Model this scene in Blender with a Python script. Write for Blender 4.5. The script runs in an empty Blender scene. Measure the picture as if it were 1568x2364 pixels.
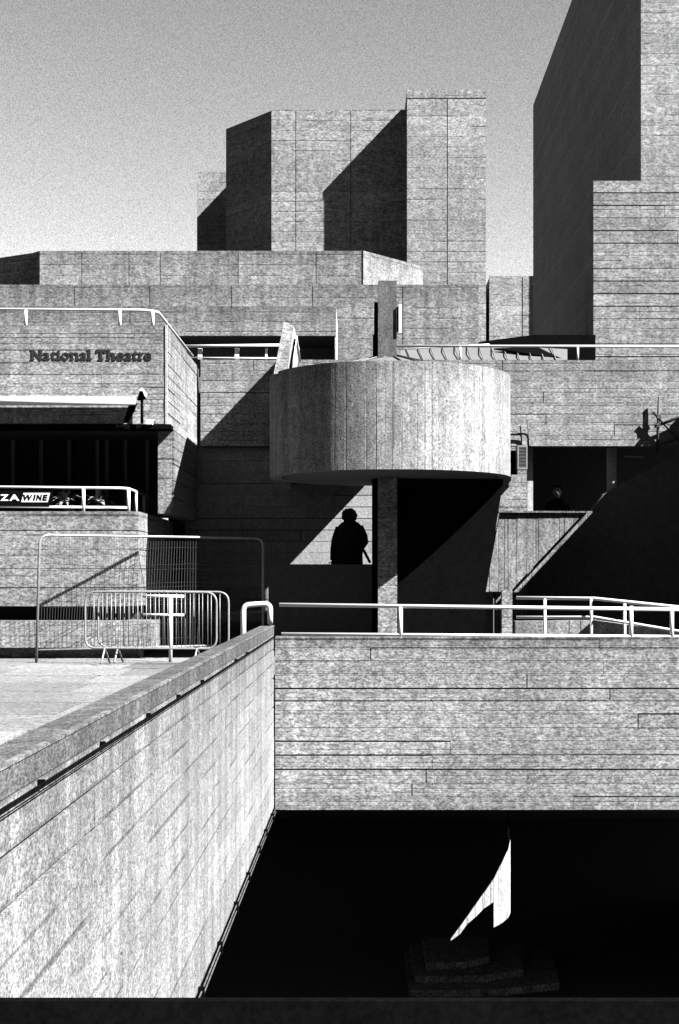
import bpy, bmesh, math, random
from mathutils import Vector, Matrix
random.seed(7)
S = bpy.context.scene
COL = S.collection
F = 3270.0; CX = 830.0; CY = 1330.0          # focal length and principal point of the photograph, in 1568x2364 units
W0, H0 = 1568.0, 2364.0
SUN = Vector((-1.0, 0.56, -1.05))            # travel direction of the light

# ---------------------------------------------------------------- camera, sky, sun, exposure
cam_d = bpy.data.cameras.new('camera'); cam = bpy.data.objects.new('camera', cam_d); COL.objects.link(cam)
cam.location = (0, 0, 0); cam.rotation_euler = (math.pi/2, 0, 0)
cam_d.sensor_width = 36; cam_d.sensor_fit = 'AUTO'; cam_d.lens = 36*F/H0
cam_d.shift_x = (W0/2-CX)/H0; cam_d.shift_y = (CY-H0/2)/H0
cam_d.clip_start = 0.05; cam_d.clip_end = 5000
S.camera = cam
w = bpy.data.worlds.new('World'); S.world = w; w.use_nodes = True
nt = w.node_tree; nt.nodes.clear()
sky = nt.nodes.new('ShaderNodeTexSky'); sky.sky_type = 'NISHITA'; sky.sun_disc = False
to_sun = (-SUN).normalized()
sky.sun_elevation = math.asin(to_sun.z)
sky.sun_rotation = math.atan2(to_sun.x, to_sun.y)
sky.air_density = 1.0; sky.dust_density = 0.0; sky.ozone_density = 1.0
sep = nt.nodes.new('ShaderNodeSeparateColor'); nt.links.new(sky.outputs[0], sep.inputs[0])
mn = nt.nodes.new('ShaderNodeMath'); mn.operation = 'MINIMUM'; nt.links.new(sep.outputs[0], mn.inputs[0]); mn.inputs[1].default_value = 3.1
pw = nt.nodes.new('ShaderNodeMath'); pw.operation = 'POWER'; nt.links.new(mn.outputs[0], pw.inputs[0]); pw.inputs[1].default_value = 1.45
ml = nt.nodes.new('ShaderNodeMath'); ml.operation = 'MULTIPLY'; nt.links.new(pw.outputs[0], ml.inputs[0]); ml.inputs[1].default_value = .48
tcw = nt.nodes.new('ShaderNodeTexCoord'); gn = nt.nodes.new('ShaderNodeTexNoise'); gn.inputs['Scale'].default_value = 1500; gn.inputs['Detail'].default_value = 1.5; nt.links.new(tcw.outputs['Generated'], gn.inputs['Vector'])
gm = nt.nodes.new('ShaderNodeMapRange'); nt.links.new(gn.outputs[0], gm.inputs[0])
for i_, v_ in enumerate((.3, .7, .68, 1.32)): gm.inputs[i_+1].default_value = v_
m2 = nt.nodes.new('ShaderNodeMath'); m2.operation = 'MULTIPLY'; nt.links.new(ml.outputs[0], m2.inputs[0]); nt.links.new(gm.outputs[0], m2.inputs[1])
bgd = nt.nodes.new('ShaderNodeBackground'); nt.links.new(m2.outputs[0], bgd.inputs[0]); bgd.inputs[1].default_value = 0.05
wo = nt.nodes.new('ShaderNodeOutputWorld'); nt.links.new(bgd.outputs[0], wo.inputs[0])
sl = bpy.data.lights.new('sun', 'SUN'); sl.energy = 5.0; sl.angle = math.radians(0.5); sl.color = (1, 1, 1)
so = bpy.data.objects.new('sun', sl); COL.objects.link(so)
so.rotation_euler = SUN.to_track_quat('-Z', 'Y').to_euler(); so.location = (30, -20, 40)
S.view_settings.view_transform = 'Standard'; S.view_settings.look = 'None'
S.view_settings.exposure = 3.28; S.view_settings.gamma = 1.0; S.view_settings.use_curve_mapping = False

# ---------------------------------------------------------------- materials
class NT:
    def __init__(s, m): s.t = m.node_tree; s.n = s.t.nodes; s.l = s.t.links
    def node(s, typ, **k):
        o = s.n.new(typ)
        for a, b in k.items(): setattr(o, a, b)
        return o
    def put(s, sock, v):
        if hasattr(v, 'is_output'): s.l.new(v, sock)
        else: sock.default_value = v
    def math(s, op, a, b=0.0):
        o = s.node('ShaderNodeMath', operation=op); s.put(o.inputs[0], a); s.put(o.inputs[1], b); return o.outputs[0]
    def rng(s, v, a, b, c, d):
        o = s.node('ShaderNodeMapRange'); s.put(o.inputs[0], v)
        for i, x in enumerate((a, b, c, d)): o.inputs[i+1].default_value = x
        return o.outputs[0]
    def noise(s, vec, scale, detail=2.0, rough=.5, stretch=None):
        if stretch:
            m = s.node('ShaderNodeMapping'); s.l.new(vec, m.inputs[0]); m.inputs['Scale'].default_value = stretch; vec = m.outputs[0]
        o = s.node('ShaderNodeTexNoise'); s.l.new(vec, o.inputs['Vector'])
        o.inputs['Scale'].default_value = scale; o.inputs['Detail'].default_value = detail; o.inputs['Roughness'].default_value = rough
        return o.outputs[0]
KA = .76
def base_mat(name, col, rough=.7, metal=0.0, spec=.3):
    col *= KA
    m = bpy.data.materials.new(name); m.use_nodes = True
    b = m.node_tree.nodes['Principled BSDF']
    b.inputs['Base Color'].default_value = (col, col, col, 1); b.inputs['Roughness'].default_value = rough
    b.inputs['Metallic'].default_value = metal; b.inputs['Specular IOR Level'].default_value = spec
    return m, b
def concrete(name, base, grain=45, gamt=.45, *a, gsc=None, **k):
    return _concrete(name, base, grain, gamt, gsc, *a, **k)
def _concrete(name, base, grain, gamt, gsc, board=None, bamt=.12, blotch=.22, streak=.2, vert=False, pits=0.0, topdirt=None, rnd=.1):
    m, b = base_mat(name, base, .92, 0, .15); g = NT(m)
    pos = g.node('ShaderNodeNewGeometry').outputs['Position']
    v = g.rng(g.noise(pos, .8, 5, .6), .3, .7, 1-blotch, 1+blotch)
    st = g.rng(g.noise(pos, 1.0, 4, .65, (5, 5, .28)), .33, .67, 1-streak, 1+streak*.6); v = g.math('MULTIPLY', v, st)
    wl = g.noise(pos, 1.0, 3, .6, (3.2, 3.2, .2)); wl = g.rng(wl, .66, .76, 1.0, 1.0+streak*2.0); v = g.math('MULTIPLY', v, wl)
    gr = g.noise(pos, grain, 2.5, .75, gsc); v = g.math('MULTIPLY', v, g.rng(gr, .36, .64, 1-gamt, 1+gamt))
    g2 = g.noise(pos, grain*.33, 2, .6, gsc or (1, 1, .5)); v = g.math('MULTIPLY', v, g.rng(g2, .35, .65, 1-gamt*.4, 1+gamt*.4))
    h = gr
    sx = g.node('ShaderNodeSeparateXYZ'); g.l.new(pos, sx.inputs[0])
    if board:
        c = sx.outputs[2]
        if vert: c = g.math('ADD', g.math('MULTIPLY', sx.outputs[0], 1.0), g.math('MULTIPLY', sx.outputs[1], .6))
        board, ph_ = board if isinstance(board, tuple) else (board, None)
        wob = g.math('MULTIPLY', g.math('SUBTRACT', g.noise(pos, .6, 2), .5), board*(.12 if ph_ is None else .03))
        if ph_ is not None: c = g.math('SUBTRACT', c, ph_)
        r = g.math('DIVIDE', g.math('ADD', c, wob), board); fl = g.math('FLOOR', r); fr = g.math('FRACT', r)
        wn = g.node('ShaderNodeTexWhiteNoise', noise_dimensions='1D'); g.l.new(fl, wn.inputs['W'])
        v = g.math('MULTIPLY', v, g.rng(wn.outputs[0], 0, 1, 1-bamt, 1+bamt))
        ln = g.rng(g.math('ABSOLUTE', g.math('SUBTRACT', fr, .5)), .40, .48, 0, 1)
        brk = g.rng(g.noise(pos, 1.0, 3, .6, (1.1, 1.1, 6) if not vert else (6, 6, .8)), .42, .58, 0, 1)
        ln = g.math('MULTIPLY', ln, g.math('MULTIPLY', brk, g.rng(wn.outputs[0], 0, 1, .25, 1)))
        v = g.math('MULTIPLY', v, g.rng(ln, 0, 1, 1, .36))
        h = g.math('SUBTRACT', h, g.math('MULTIPLY', ln, 3.0))
    if pits:
        vo = g.node('ShaderNodeTexVoronoi'); g.l.new(pos, vo.inputs['Vector']); vo.inputs['Scale'].default_value = 11
        pt = g.rng(vo.outputs[0], .09, .2, 1-pits, 1.0); v = g.math('MULTIPLY', v, pt)
    if topdirt:                                   # weather stain that clings below a coping: (z top, depth, strength)
        zt, dp, am = topdirt
        d = g.rng(sx.outputs[2], zt-dp, zt, 0, 1)
        n = g.rng(g.noise(pos, 1.0, 4, .7, (7, 7, .5)), .25, .7, .1, 1.2)
        v = g.math('MULTIPLY', v, g.math('SUBTRACT', 1.0, g.math('MULTIPLY', g.math('MULTIPLY', d, n), am)))
    oi = g.node('ShaderNodeObjectInfo'); v = g.math('MULTIPLY', v, g.rng(oi.outputs['Random'], 0, 1, 1-rnd, 1+rnd))
    v = g.math('MULTIPLY', v, base*KA); cc = g.node('ShaderNodeCombineColor')
    for i in range(3): g.l.new(v, cc.inputs[i])
    g.l.new(cc.outputs[0], b.inputs['Base Color'])
    bp = g.node('ShaderNodeBump'); bp.inputs['Strength'].default_value = .35; bp.inputs['Distance'].default_value = .01
    g.l.new(h, bp.inputs['Height']); g.l.new(bp.outputs[0], b.inputs['Normal'])
    return m
def worn(name, col, rough=.5, metal=0.0, amt=.25, scale=9, spec=.3):
    m, b = base_mat(name, col, rough, metal, spec); g = NT(m)
    pos = g.node('ShaderNodeNewGeometry').outputs['Position']
    v = g.rng(g.noise(pos, scale, 5, .7), .3, .7, 1-amt, 1+amt); v = g.math('MULTIPLY', v, g.rng(g.noise(pos, scale*7, 2, .7), .35, .65, 1-amt, 1+amt))
    v = g.math('MULTIPLY', v, col*KA)
    cc = g.node('ShaderNodeCombineColor')
    for i in range(3): g.l.new(v, cc.inputs[i])
    g.l.new(cc.outputs[0], b.inputs['Base Color'])
    return m
B = .106
M = dict(
    near=concrete('board_concrete_near', B*.98, 46, .62, gsc=(.65, .65, 1.1), board=.0521, bamt=.05, blotch=.2, streak=.2, topdirt=(-.74, .28, .62)),
    side=concrete('board_concrete_streaked', B*.98, 120, .62, ((-.7+2.78-.001)/12, -2.78), .07, .28, .34, topdirt=(-.6, 1.0, .62), gsc=(1, .4, .7)),
    coping=concrete('dirty_coping_concrete', B*.34, 110, .7, None, 0, .35, .4, gsc=(1, .35, .8)),
    court=concrete('court_board_concrete', B*1.15, 30, .25, None, 0, .1, .1),
    drum=concrete('vertical_board_concrete', B*1.14, 36, .5, .12, .12, .2, .3, vert=True, pits=.45, topdirt=(3.05, .45, .25)),
    mid=concrete('board_concrete_mid', B*1.0, 32, .58, gsc=(.65, .65, 1.1), board=.15, bamt=.08, blotch=.2, streak=.25, topdirt=(3.85, .7, .4)),
    midv=concrete('upright_board_concrete', B*.9, 32, .55, .16, .12, .2, .4, vert=True, topdirt=(1.1, .5, .4)),
    low=concrete('board_concrete_plinth', B*1.04, 34, .58, gsc=(.65, .65, 1.1), board=.3, bamt=.05, blotch=.2, streak=.2, topdirt=(.98, .35, .45)),
    terr=concrete('terrace_concrete', B*.88, 26, .55, gsc=(.65, .65, 1.1), board=.26, bamt=.08, blotch=.22, streak=.3),
    terr_low=concrete('terrace_concrete_low', B*.84, 26, .55, gsc=(.65, .65, 1.1), board=.2, bamt=.08, blotch=.2, streak=.3, topdirt=(5.53, .5, .5)),
    terr_mid=concrete('terrace_concrete_mid', B*.9, 26, .55, gsc=(.65, .65, 1.1), board=.24, bamt=.08, blotch=.2, streak=.3, topdirt=(6.8, .6, .5)),
    terr_top=concrete('terrace_concrete_top', B*.95, 26, .55, gsc=(.65, .65, 1.1), board=.28, bamt=.08, blotch=.2, streak=.3, topdirt=(8.5, .5, .45)),
    tower=concrete('fly_tower_concrete', B*1.03, 22, .52, gsc=(.65, .65, 1.1), board=.3, bamt=.13, blotch=.14, streak=.14),
    right=concrete('right_tower_concrete', B*.92, 22, .55, gsc=(.65, .65, 1.1), board=.24, bamt=.16, blotch=.2, streak=.2),
    gap=worn('joint_concrete', .012, .95),
    pave=concrete('paving_concrete', B*.75, 34, .5, None, 0, .15, 0, rnd=.3),
    asphalt=worn('asphalt', .02, .95),
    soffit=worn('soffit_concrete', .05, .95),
    white=worn('white_paint', .4, .4, amt=.05, scale=20),
    galv=worn('galvanised_steel', .13, .45, .3, .25, 14),
    lead=worn('lead_sheet', .065, .6, 0, .15, 4),
    seam=worn('lead_seam', .06, .7),
    black=worn('near_black', .002, .9, spec=.0),
    dark=worn('dark_steel_and_shade', .002, .9, spec=.0),  # dark steel; also colours parts that stand for shade
    glass=base_mat('dark_glass', .01, .12, 0, .25)[0],
    frame=worn('window_frame', .05, .5),
    brick=worn('dark_brick', .03, .95),
    wire=worn('fence_wire', .022, .7),
    letter=worn('letter_metal', .008, .7, spec=.1),
    cloth=worn('dark_cloth', .012, .95, spec=.05),
    skin=worn('skin', .22, .6, amt=.05), hair=worn('dark_hair', .01, .9, spec=.05),
    leaf=worn('leaf', .09, .7), awn=worn('awning_fabric', .35, .8, amt=.04),
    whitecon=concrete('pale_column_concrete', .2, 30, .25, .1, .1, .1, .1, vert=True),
    shaft=concrete('column_concrete', B*.45, 30, .5, None, 0, .2, .2),
    step=concrete('step_concrete', .1, 30, .8), scaf=worn('scaffold_tube', .014, .7),
)

# ---------------------------------------------------------------- builders
def P(px, py, Y): return Vector(((px-CX)/F*Y, Y, (CY-py)/F*Y))
def XP(px, Y): return (px-CX)/F*Y
def ZP(py, Y): return (CY-py)/F*Y
def link(o, parent=None):
    COL.objects.link(o)
    if parent is not None:
        base = parent
        T = Matrix.Translation(-parent.location) if parent.type == 'EMPTY' else Matrix.Identity(4)
        o.parent = parent; o.matrix_parent_inverse = T
    return o
def tag(o, label=None, cat=None, group=None, kind=None):
    if label: o['label'] = label
    if cat: o['category'] = cat
    if group: o['group'] = group
    if kind: o['kind'] = kind
    return o
def thing(name, label, cat, loc, group=None):
    o = bpy.data.objects.new(name, None); o.location = loc; o.empty_display_size = .3
    COL.objects.link(o); return tag(o, label, cat, group)
def mesh(name, vs, fs, mat, parent=None, smooth=False):
    me = bpy.data.meshes.new(name); me.from_pydata([tuple(v) for v in vs], [], fs)
    bm = bmesh.new(); bm.from_mesh(me); bmesh.ops.recalc_face_normals(bm, faces=bm.faces); bm.to_mesh(me); bm.free()
    me.materials.append(mat if not isinstance(mat, str) else M[mat])
    if smooth:
        for p in me.polygons: p.use_smooth = True
    return link(bpy.data.objects.new(name, me), parent)
def prism(name, pts, vec, mat, parent=None):
    n = len(pts); pts = [Vector(p) for p in pts]; vs = pts+[p+Vector(vec) for p in pts]
    fs = [tuple(range(n)), tuple(range(2*n-1, n-1, -1))]+[(i, (i+1) % n, n+(i+1) % n, n+i) for i in range(n)]
    return mesh(name, vs, fs, mat, parent)
def box(name, x0, x1, y0, y1, z0, z1, mat, parent=None):
    return prism(name, [(x0, y0, z0), (x1, y0, z0), (x1, y1, z0), (x0, y1, z0)], (0, 0, z1-z0), mat, parent)
def face(name, pix, Y, depth, mat, parent=None):       # outline in a frontal plane at distance Y, thickness behind it
    return prism(name, [P(a, b, Y) for a, b in pix], (0, depth, 0), mat, parent)
def foot(name, pts, z0, z1, mat, parent=None):
    return prism(name, [(x, y, z0) for x, y in pts], (0, 0, z1-z0), mat, parent)
def tube_geo(pts, r, n=10, closed=False):
    pts = [Vector(p) for p in pts]; vs = []; fs = []; up = None
    for i, p in enumerate(pts):
        a = pts[i-1] if i > 0 else (pts[-1] if closed else p); b = pts[i+1] if i < len(pts)-1 else (pts[0] if closed else p)
        d = (b-a).normalized()
        if up is None: up = d.orthogonal().normalized()
        up = (up-d*up.dot(d)).normalized(); sd = d.cross(up)
        rr = r[i] if isinstance(r, (list, tuple)) else r
        for k in range(n):
            t = 2*math.pi*k/n; vs.append(p+up*math.cos(t)*rr+sd*math.sin(t)*rr)
    m = len(pts)
    for i in range(m if closed else m-1):
        j = (i+1) % m
        for k in range(n): fs.append((i*n+k, i*n+(k+1) % n, j*n+(k+1) % n, j*n+k))
    if not closed: fs += [tuple(range(n)), tuple(range((m-1)*n, m*n))]
    return vs, fs
def tube(name, pts, r, mat, parent=None, n=10, closed=False):
    vs, fs = tube_geo(pts, r, n, closed); return mesh(name, vs, fs, mat, parent, True)
def rounded(pts, r, n=5):                              # polyline with rounded inner corners
    pts = [Vector(p) for p in pts]; out = [pts[0]]
    for i in range(1, len(pts)-1):
        a, b, c = pts[i-1], pts[i], pts[i+1]; d0 = (a-b); d1 = (c-b); q = min(r, d0.length*.48, d1.length*.48)
        p0 = b+d0.normalized()*q; p1 = b+d1.normalized()*q
        for k in range(n+1):
            t = k/n; out.append(p0*(1-t)**2+b*2*t*(1-t)+p1*t*t)
    out.append(pts[-1]); return out
_unit = {}
def unit(matname):
    if matname not in _unit:
        bm = bmesh.new(); bmesh.ops.create_cube(bm, size=1.0)
        me = bpy.data.meshes.new('board_'+matname); bm.to_mesh(me); bm.free(); me.materials.append(M[matname]); _unit[matname] = me
    return _unit[matname]
def piece(name, centre, ang, sx, sy, sz, matname, parent):
    o = bpy.data.objects.new(name, unit(matname)); o.location = centre; o.rotation_euler = (0, 0, ang); o.scale = (sx, sy, sz)
    return link(o, parent)
def boards(parent, a, b, z0, z1, rows, matname, name='concrete_board', depth=.03, mean=3.5, joints=None, heavy=.3, rnd=None, proud=.006, gapw=.014):
    """board-marked skin between plan points a and b; the outer side is on the right hand of a->b"""
    rnd = rnd or random.Random(int(a[0]*31+z0*17+b[1]*7)); a = Vector((a[0], a[1], 0)); b = Vector((b[0], b[1], 0))
    u = (b-a).normalized(); L = (b-a).length; nrm = Vector((u.y, -u.x, 0)); ang = math.atan2(u.y, u.x)
    if isinstance(rows, (int, float)):
        n = max(1, round((z1-z0)/rows)); lev = [z1-(z1-z0)*i/n for i in range(n+1)]
    else: lev = rows
    for i in range(len(lev)-1):
        t, bt = lev[i], lev[i+1]
        if joints and i in joints: js = joints[i]
        else:
            js = []; x = rnd.uniform(.2, 1)*mean
            while x < L-.3: js.append(x); x += rnd.uniform(.6, 1.4)*mean
        e = [0]+[j for j in js if .1 < j < L-.1]+[L]
        gt = (gapw if rnd.random() < heavy else .003)
        for k in range(len(e)-1):
            gt = (gapw*rnd.choice((.6, 1, 1)) if rnd.random() < heavy else .0025)
            s0, s1 = e[k]+.002, e[k+1]-(.002 if k == len(e)-2 else rnd.choice((.003, .012)))
            pr = rnd.uniform(0, proud); d = depth+pr
            g2 = gt
            c = a+u*((s0+s1)/2)+nrm*(d/2); c.z = (t-g2+bt+.002)/2
            piece(name, c, ang, s1-s0, d, (t-g2)-(bt+.002), matname, parent)
def panels(parent, a, b, z0, z1, js, matname, depth=.06, gap=.03, hz=()):
    """large poured panels between plan points, joints at distances js"""
    a = Vector((a[0], a[1], 0)); b = Vector((b[0], b[1], 0)); u = (b-a).normalized(); L = (b-a).length; nrm = Vector((u.y, -u.x, 0)); ang = math.atan2(u.y, u.x)
    e = [0]+list(js)+[L]; zz = [z0]+list(hz)+[z1]
    for i in range(len(e)-1):
        for j in range(len(zz)-1):
            hg = .008
            s0, s1 = e[i]+(gap/2 if i else 0), e[i+1]-(gap/2 if i < len(e)-2 else 0)
            q0, q1 = zz[j]+(hg/2 if j else 0), zz[j+1]-(hg/2 if j < len(zz)-2 else 0)
            c = a+u*((s0+s1)/2)+nrm*(depth/2); c.z = (q0+q1)/2
            piece('concrete_panel', c, ang, s1-s0, depth, q1-q0, matname, parent)

# ================================================================ THE SETTING
G0 = -5.8; DK = -1.226                                  # street level, terrace level
o = mesh('street_ground', [(-1500, -800, G0), (1500, -800, G0), (1500, 3000, G0), (-1500, 3000, G0)], [(0, 1, 2, 3)], 'asphalt'); tag(o, kind='structure')

# left terrace deck and its paving
pt = thing('terrace_paving', None, None, (-5, 12, DK)); tag(pt, kind='structure')
box('deck_slab', -14, -1.32, 3.4, 26, DK-.45, DK-.03, 'soffit', pt)
rp = random.Random(3)
yy = 5.0
while yy < 21.0:
    xx = -8.6-rp.uniform(0, .7); hgt = 1.25
    while xx < -1.5:
        wd = 1.5; x1 = min(xx+wd, -1.34)
        y1 = min(yy+hgt, 21.3)
        if x1-xx > .3:
            c = Vector(((xx+x1)/2, (yy+y1)/2, DK-.015+rp.uniform(-.003, .003)))
            piece('paving_slab', c, 0, x1-xx-.03, y1-yy-.03, .03, 'pave', pt)
        xx += wd
    yy += hgt

# central deck behind the front wall
md = box('middle_deck', -1.30, 9, 17.25, 26.5, DK-.4, DK, 'soffit'); tag(md, kind='structure')
o = box('upper_terrace_floor', -16, 9, 25.62, 38, 3.25, 3.6, 'soffit'); tag(o, kind='structure')

# unseen blocks added at the left and behind the viewer to cut low sky light
nb = thing('sky_blocker', 'unseen dark brick block added outside the left edge to cut the sky light', 'building', (-34, 20, G0))
box('blocker_body', -46, -24, -25, 62, G0, 36, 'brick', nb)
for i in range(12):
    for j in range(9): box('window', -24.02, -23.95, -20+i*6.5, -17.5+i*6.5, -3+j*4.2, -.6+j*4.2, 'glass', nb)
nb2 = thing('sky_blocker', 'unseen dark brick block added behind the viewer to cut the sky light', 'building', (0, -50, G0))
box('blocker_body', -60, 70, -62, -38, G0, 34, 'brick', nb2)
for i in range(18):
    for j in range(8): box('window', -55+i*6.6, -52.4+i*6.6, -38.05, -37.98, -3+j*4.4, -.4+j*4.4, 'glass', nb2)

# ================================================================ NEAR WALLS
YF = 17.0
cx0 = XP(635, YF); cwall = Vector((cx0, YF, 0))
zt = ZP(1474, YF); zb = ZP(1870, YF)
fw = thing('terrace_wall', 'long board-marked concrete wall carrying the white handrail above the dark undercroft', 'wall', (cx0+3, YF, zb))
box('wall_core', cx0+.02, 8, YF+.04, YF+.26, zb, zt-.005, 'gap', fw)
lv = [ZP(y, YF) for y in (1474, 1495, 1525, 1555, 1588, 1617, 1647, 1680, 1710, 1742, 1775, 1808, 1838, 1870)]
jn = {1: [XP(857, YF)-cx0], 4-1: [XP(1218, YF)-cx0], 5: [XP(1515, YF)-cx0], 8: [XP(1040, YF)-cx0], 12: [XP(1325, YF)-cx0], 0: [3.9], 10: [XP(985, YF)-cx0, 4.9]}
boards(fw, (cx0, YF+.04), (8, YF+.04), zb, zt, lv, 'near', joints=jn, heavy=.5, mean=5.0, gapw=.018, proud=.009)
box('coping', cx0-.0, 8, YF+.0, YF+.28, zt, zt+.02, 'near', fw)

# left parapet wall, running from the bridge towards the corner
du = Vector(((853-CX)/F, 1, 0)).normalized()
a0 = cwall+du*(-14.6); a1 = cwall-du*.0
pw_ = thing('parapet_wall', 'streaked concrete parapet wall running from the lower left corner to the terrace corner, with a cable along its top', 'wall', (cwall.x, 10, -2.78))
zc = ZP(1464, YF); zct = ZP(1445, YF); zbb = -2.78
nl = Vector((-1, 0, 0))
def wallseg(name, off0, off1, z0, z1, mat):
    return foot(name, [(a0.x+off0, a0.y), (a1.x+off0, a1.y), (a1.x+off1, a1.y), (a0.x+off1, a0.y)], z0, z1, mat, pw_)
wallseg('wall_core', -.17, -.045, zbb, zc, 'gap')
wallseg('coping', -.175, -.011, zc, zct, 'coping')
wallseg('coping_edge', -.03, -.005, zct-.004, zct+.008, 'near')
boards(pw_, (a0.x-.045, a0.y), (a1.x-.045, a1.y-.003), zbb, zc-.004, .172, 'side', mean=4.5, heavy=.6, proud=.006, gapw=.017)
# cable and clips on the parapet
cb = thing('wall_cable', 'thin black cable clipped below the coping of the streaked parapet wall', 'cable', (cwall.x, 10, zc))
tube('cable', [a0+Vector((.014, 0, zc-.012)), a0.lerp(a1, .5)+Vector((.014, 0, zc-.02)), a1+Vector((.014, 0, zc-.01))], .0045, 'black', cb, 6)
tube('cable', [a0+Vector((.012, 0, zc-.04)), a1+Vector((.012, 0, zc-.03))], .0025, 'black', cb, 6)
for px in (237, 343, 412, 467, 545, 571, 95):
    Yc = (853-635)*YF/(853-px); c = cwall+du*(Yc-YF)
    box('cable_clip', c.x-.012, c.x+.012, c.y-.012, c.y+.012, zc-.026, zc-.006, 'black', cb)
cb2 = thing('conduit', 'thin conduit fixed along the bottom edge of the streaked parapet wall', 'conduit', (cwall.x, 10, zbb))
tube('conduit_pipe', [a0+Vector((.012, 0, zbb+.005)), a1+Vector((.012, -.02, zbb+.005))], .006, 'shaft', cb2, 8)
tube('conduit_pipe', [a0+Vector((.012, 0, zbb-.045)), a1+Vector((.012, -.02, zbb-.045))], .006, 'shaft', cb2, 8)
for px in (627, 612, 596, 571, 543, 505, 462):
    Yc = (853-635)*YF/(853-px); c = cwall+du*(Yc-YF)
    box('conduit_clip', c.x-.01, c.x+.03, c.y-.02, c.y+.02, zbb-.06, zbb+.03, 'black', cb2)

# bridge parapet in the foreground (near-black) and deck under the viewer
br = thing('bridge_parapet', 'black foreground parapet rail filling the bottom edge of the view', 'parapet', (0, 2.8, -1.7))
box('top_rail', -3, 3, 2.975, 3.0, ZP(2303, 3.0)-.06, ZP(2303, 3.0), 'black', br)
box('web_panel', -3, 3, 2.98, 2.995, -1.9, ZP(2303, 3.0)-.061, 'black', br)
o = box('bridge_deck', -6, 6, -6, 3.1, -2.4, -1.9, 'soffit'); tag(o, kind='structure')

# ================================================================ UNDERCROFT
uw = thing('undercroft_wall', 'dark back wall of the undercroft behind and below the long terrace wall', 'wall', (0, 34, G0))
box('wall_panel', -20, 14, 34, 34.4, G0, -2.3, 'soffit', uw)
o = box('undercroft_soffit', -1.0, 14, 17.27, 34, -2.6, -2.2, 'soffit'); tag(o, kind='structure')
# wall piece cut to the outline of a sunlit patch
cwt = thing('sliver_wall', 'pale board-marked wall piece cut to the shape of a sunlit sliver in the dark undercroft', 'wall', (1.5, 17.7, -4.4))
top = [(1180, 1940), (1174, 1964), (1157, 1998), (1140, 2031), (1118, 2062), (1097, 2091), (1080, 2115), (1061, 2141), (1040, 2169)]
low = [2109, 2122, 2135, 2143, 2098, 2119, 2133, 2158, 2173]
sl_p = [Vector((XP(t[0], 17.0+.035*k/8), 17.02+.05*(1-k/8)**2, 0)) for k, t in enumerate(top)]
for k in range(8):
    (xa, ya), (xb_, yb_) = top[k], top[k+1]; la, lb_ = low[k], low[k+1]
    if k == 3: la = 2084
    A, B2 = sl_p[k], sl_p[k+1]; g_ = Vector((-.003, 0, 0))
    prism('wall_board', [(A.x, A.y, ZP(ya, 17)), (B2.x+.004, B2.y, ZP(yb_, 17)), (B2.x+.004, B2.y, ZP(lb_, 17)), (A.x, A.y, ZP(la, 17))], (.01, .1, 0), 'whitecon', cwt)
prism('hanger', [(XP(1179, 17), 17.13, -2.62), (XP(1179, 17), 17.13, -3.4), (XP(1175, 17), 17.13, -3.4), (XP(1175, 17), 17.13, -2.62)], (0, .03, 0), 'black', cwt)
# fan of steps
stp = thing('curved_steps', 'faint concrete steps barely visible at the bottom of the dark undercroft', 'steps', (XP(1100, 20), 20.3, G0))
for i, px in enumerate(((945, 960, 1150, 1300, 1320), (958, 1000, 1120, 1215, 1240), (985, 1030, 1080, 1135, 1150))):
    Y0_ = 19.5+i*.33; ys = (Y0_, Y0_-.0, Y0_+.05, Y0_+.35, 21.6)
    pts = [(XP(px[0], Y0_), Y0_)]+[(XP(p, Y0_), yv) for p, yv in zip(px[1:], ys[1:])]+[(XP(px[0], Y0_), 21.6)]
    foot('step', pts, G0+.1*i, G0+.1*(i+1)-.002, 'step', stp)

# ================================================================ FRONT HANDRAILS
YR = YF+.14
r1 = thing('handrail', 'long white two-bar handrail along the top of the board-marked terrace wall', 'handrail', (2, YR, zt))
def pipe(par, pix, Y, r, rad=0):
    p = [P(a, b, Y) for a, b in pix]
    if rad: p = rounded(p, rad)
    return tube('rail_bar', p, r, 'white', par)
pipe(r1, [(645, 1396), (1900, 1411)], YR, .024)
pipe(r1, [(650, 1464), (1900, 1473)], YR, .023)
for px in (925, 1457, 1551, 1750):
    tube('rail_post', [P(px, 1399, YR+.0), P(px, 1478, YR)], .026, 'white', r1)
for px in (1065, 1330):
    tube('rail_bracket', [P(px, 1466, YR), P(px, 1478, YR)], .01, 'white', r1)
r2 = thing('handrail', 'short white hooped handrail at the top corner of the streaked parapet wall', 'handrail', (-1.3, 17.3, DK))
tube('rail_bar', rounded([P(562, 1560, 17.3), P(562, 1397, 17.3), P(624, 1393, 17.3), P(624, 1440, 17.3)], .08), .033, 'white', r2)
tube('rail_post', [P(624, 1435, 17.3), P(626, 1475, 17.3)], .02, 'white', r2)
r3 = thing('handrail', 'white handrail behind the long one, turning towards the viewer at the right', 'handrail', (3, 19.3, DK))
tube('rail_bar', [P(1192, 1380, 19.5), P(1374, 1382, 19.5), P(1640, 1410, 17.35)], .024, 'white', r3)
tube('rail_bar', [P(1192, 1425, 19.5), P(1374, 1425, 19.5), P(1640, 1470, 17.35)], .02, 'white', r3)
for px, Y in ((1258, 19.5), (1365, 19.5), (1442, 19.0)):
    tube('rail_post', [P(px, 1382+(3 if Y < 19.5 else 0), Y), Vector((XP(px, Y), Y, DK))], .022, 'white', r3)
lw = thing('low_wall', 'low concrete ramp wall behind the handrails right of the pale post', 'wall', (3, 19.9, DK))
face('wall_panel', [(1190, 1434), (1366, 1432), (1366, 1490), (1190, 1490)], 19.9, .2, 'midv', lw)
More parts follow.
